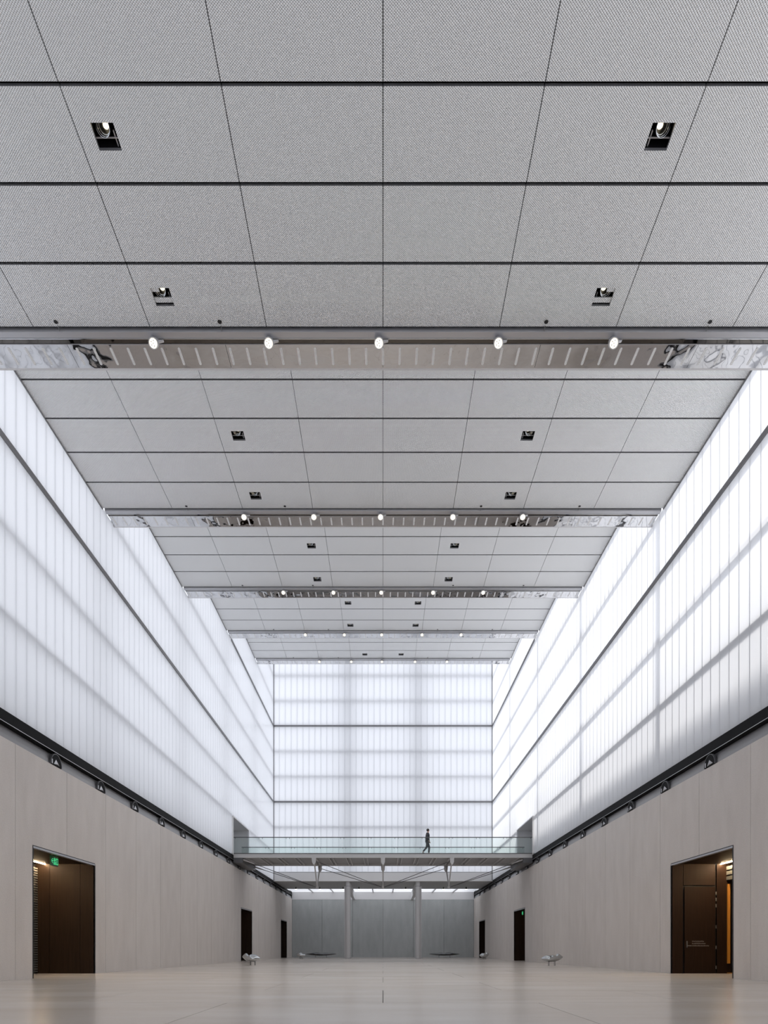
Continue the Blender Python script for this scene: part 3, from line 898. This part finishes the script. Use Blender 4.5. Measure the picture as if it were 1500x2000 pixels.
# ------------------------------------------------------------------ person on the bridge
def bake_skin(name, verts, edges, radii, mat, parent, sub=2, root=0):
    me = bpy.data.meshes.new(name); me.from_pydata(verts, edges, []); me.update()
    o = bpy.data.objects.new(name, me); col.objects.link(o)
    md = o.modifiers.new('skin', 'SKIN'); md.use_smooth_shade = True
    for i, r in enumerate(radii):
        sv = me.skin_vertices[0].data[i]
        sv.radius = (r, r) if isinstance(r, (int, float)) else r
        sv.use_root = (i == root)
    s = o.modifiers.new('sub', 'SUBSURF'); s.levels = sub; s.render_levels = sub
    bpy.context.view_layer.update()
    dg = bpy.context.evaluated_depsgraph_get()
    nm = bpy.data.meshes.new_from_object(o.evaluated_get(dg))
    bpy.data.objects.remove(o)
    for p in nm.polygons: p.use_smooth = True
    nm.materials.clear()
    nm.name = name
    return obj(name, nm, mat, parent)
def person():
    e = empty('person', (1.205 * P, K / 72.2 + 0.05, Z_DECK))
    tag(e, 'person in a dark coat walking along the footbridge', 'person')
    # walking to the right (+x); figure about 1.78 m tall
    J = {'pelvis': (0, 0, 0.98), 'waist': (0.0, 0, 1.12), 'chest': (0.015, 0, 1.34), 'neck0': (0.02, 0, 1.50), 'neck': (0.035, 0, 1.57), 'head0': (0.05, 0, 1.64), 'head': (0.055, 0, 1.73),
         'hl': (0.0, 0.09, 0.93), 'kl': (0.13, 0.09, 0.52), 'al': (0.10, 0.09, 0.09), 'tl': (0.27, 0.09, 0.04),
         'hr': (0.0, -0.09, 0.93), 'kr': (-0.06, -0.09, 0.51), 'ar': (-0.34, -0.09, 0.17), 'tr': (-0.22, -0.09, 0.045),
         'sl': (0.01, 0.19, 1.45), 'el': (-0.10, 0.22, 1.18), 'wl': (-0.03, 0.21, 0.94), 'fl': (0.0, 0.20, 0.86),
         'sr': (0.01, -0.19, 1.45), 'er': (-0.06, -0.24, 1.17), 'wr': (0.08, -0.22, 0.95), 'fr': (0.12, -0.21, 0.88)}
    names = list(J); ix = {n: i for i, n in enumerate(names)}
    E = [('pelvis', 'waist'), ('waist', 'chest'), ('chest', 'neck0'), ('neck0', 'neck'), ('neck', 'head0'), ('head0', 'head'),
         ('pelvis', 'hl'), ('hl', 'kl'), ('kl', 'al'), ('al', 'tl'), ('pelvis', 'hr'), ('hr', 'kr'), ('kr', 'ar'), ('ar', 'tr'),
         ('neck0', 'sl'), ('sl', 'el'), ('el', 'wl'), ('wl', 'fl'), ('neck0', 'sr'), ('sr', 'er'), ('er', 'wr'), ('wr', 'fr')]
    Rr = {'pelvis': (0.13, 0.11), 'waist': (0.12, 0.10), 'chest': (0.14, 0.11), 'neck0': 0.08, 'neck': 0.052, 'head0': 0.072, 'head': 0.078,
          'hl': 0.085, 'kl': 0.058, 'al': 0.04, 'tl': 0.03, 'hr': 0.085, 'kr': 0.058, 'ar': 0.04, 'tr': 0.03,
          'sl': 0.055, 'el': 0.042, 'wl': 0.028, 'fl': 0.03, 'sr': 0.055, 'er': 0.042, 'wr': 0.028, 'fr': 0.03}
    bake_skin('body', [J[n] for n in names], [(ix[a], ix[b]) for a, b in E], [Rr[n] for n in names], 'skin', e)
    # coat: torso, skirt and sleeves
    cv = [(0, 0, 0.82), (0, 0, 0.98), (0.0, 0, 1.15), (0.015, 0, 1.36), (0.02, 0, 1.50), (0.01, 0.20, 1.45), (-0.10, 0.225, 1.18), (-0.04, 0.215, 0.97),
          (0.01, -0.20, 1.45), (-0.06, -0.245, 1.17), (0.07, -0.225, 0.98)]
    bake_skin('coat', cv, [(0, 1), (1, 2), (2, 3), (3, 4), (4, 5), (5, 6), (6, 7), (4, 8), (8, 9), (9, 10)],
              [(0.19, 0.17), (0.175, 0.15), (0.155, 0.135), (0.17, 0.14), (0.10, 0.09), 0.08, 0.065, 0.05, 0.08, 0.065, 0.05], 'coat', e)
    tv = [(0, 0, 0.98)] + [J[k] for k in ('hl', 'kl')] + [(0.10, 0.09, 0.12)] + [J[k] for k in ('hr', 'kr')] + [(-0.325, -0.09, 0.19)]
    bake_skin('trousers', tv, [(0, 1), (1, 2), (2, 3), (0, 4), (4, 5), (5, 6)], [0.13, 0.105, 0.08, 0.06, 0.105, 0.08, 0.06], 'trousers', e)
    for (hx, hy, hz), (tx, ty, tz) in (((0.06, 0.09, 0.055), (0.29, 0.09, 0.045)), ((-0.36, -0.09, 0.14), (-0.19, -0.09, 0.04))):
        bake_skin('shoe', [(hx, hy, hz), ((hx + tx) / 2, hy, (hz + tz) / 2), (tx, ty, tz)], [(0, 1), (1, 2)], [0.055, 0.055, 0.042], 'shoe', e)
    hr = MB()
    hr.lathe([(0.0, 0.125), (0.06, 0.11), (0.098, 0.06), (0.104, 0.0), (0.09, -0.05)], 14, Matrix.Translation((0.035, 0, 1.715)) @ Matrix.Rotation(math.radians(-28), 4, 'Y'))
    hr.build('hair', 'hair', e, smooth=True)
    f = MB(); f.add([(0.125, 0, 1.74), (0.155, 0, 1.695), (0.125, 0.018, 1.69), (0.125, -0.018, 1.69)], [(0, 1, 2), (0, 3, 1), (1, 3, 2)]); f.build('nose', 'skin', e)
    # hands: palm and five fingers each
    for (wx, wy, wz), (dx, dz) in ((J['fl'], (0.02, -0.08)), (J['fr'], (0.04, -0.07))):
        vs = [(wx, wy, wz + 0.02), (wx + dx * 0.5, wy, wz + dz * 0.5)]; ed = [(0, 1)]; rd = [0.026, (0.034, 0.018)]
        for q in range(4):
            ox = -0.027 + q * 0.018
            ln = (0.8, 1.0, 0.95, 0.75)[q]
            k = len(vs)
            vs += [(wx + dx * 0.6 + ox, wy, wz + dz * 0.8), (wx + dx + ox + 0.004, wy, wz + dz * (0.8 + 0.55 * ln)), (wx + dx + ox + 0.012, wy - 0.006, wz + dz * (0.8 + 0.95 * ln))]
            ed += [(1, k), (k, k + 1), (k + 1, k + 2)]; rd += [0.0085, 0.0085, 0.007]
        k = len(vs); vs += [(wx + dx * 0.3 + 0.04, wy, wz + dz * 0.5), (wx + dx * 0.6 + 0.055, wy, wz + dz * 0.95)]; ed += [(0, k), (k, k + 1)]; rd += [0.0105, 0.009]
        bake_skin('hand', vs, ed, rd, 'skin', e, 1)
person()

# ------------------------------------------------------------------ polished steel benches
def pebble(name, L, Wd, H, z0, seed, flip=1, cup=0.5, nu=36, nv=18):
    """a folded, polished shell: pointed at the ends, dished on top"""
    rr = random.Random(seed); ph = [rr.uniform(0, 6.28) for _ in range(4)]
    vs = []; fs = []
    for i in range(nu + 1):
        t = -1 + 2 * i / nu
        prof = max(0.0, 1 - abs(t) ** 2.2) ** 0.75
        lift = 0.12 * H * t * flip + 0.10 * H * (t ** 2)
        for j in range(nv):
            a = 2 * PI * j / nv
            yv = Wd / 2 * prof * math.cos(a) * (1 + 0.10 * math.sin(3 * t + ph[0]))
            zz = math.sin(a)
            zv = H / 2 * prof * zz
            if zz > 0:
                zv *= 1 + 0.65 * math.exp(-((t - 0.35 * flip) / 0.4) ** 2)
                zv *= (1 - cup * math.exp(-((t - 0.30 * flip) / 0.2) ** 2) * (1 - abs(math.cos(a)) ** 3))
                zv += 0.10 * H * prof * math.sin(5 * t + ph[1]) * zz
            vs.append((t * L / 2, yv, z0 + zv + lift))
    for i in range(nu):
        for j in range(nv):
            k = (j + 1) % nv
            fs.append((i * nv + j, i * nv + k, (i + 1) * nv + k, (i + 1) * nv + j))
    return MB().add(vs, fs)
def bench(s_px, x_px, L, H, hgt, label, seed, flip, legs, rot=0, Wd=None):
    e = empty('steel_bench', (x_px / s_px * P, K / s_px, 0))
    e.rotation_euler = (0, 0, rot)
    tag(e, label, 'bench', 'polished steel benches on the floor')
    z0 = hgt - H * 0.52
    pebble('seat_shell', L, Wd or L * 0.55, H, z0, seed, flip).build('seat_shell', 'dark_bench_steel' if L > 2 else 'bench_steel', e, smooth=True)
    wd = (Wd or L * 0.55) * 0.14
    for lx in legs:
        for q in (-wd, wd):
            lg = MB().tube((lx, q, 0.0), (lx, q, z0), 0.012, n=8).build('leg', 'dark_steel', e)
            MB().lathe([(0.02, 0.0), (0.02, 0.01)], 8).build('foot', 'dark_steel', lg, (lx, q, 0))
bench(91.5, -257, 1.02, 0.42, 0.60, 'curled mirror steel bench in front of the middle left doorway', 1, -1, (-0.05, 0.20))
bench(94.5, 330, 1.20, 0.38, 0.58, 'curled mirror steel bench before the right concrete wall', 5, 1, (-0.17, 0.15))
bench(55.5, -160, 0.85, 0.36, 0.55, 'small mirror steel bench beside the long bench at left', 9, -1, (-0.08, 0.08))
bench(56.0, 198, 0.95, 0.40, 0.56, 'small mirror steel bench by the farthest right doorway', 12, 1, (-0.08, 0.12), 0.3)
bench(46.6, -121, 3.4, 0.30, 0.52, 'long low mirror steel bench left of the columns', 3, 0.05, (-0.6, 0.6), 0, 1.2)
bench(46.6, 120, 3.4, 0.30, 0.52, 'long low mirror steel bench right of the columns', 4, -0.05, (-0.6, 0.6), 0, 1.2)
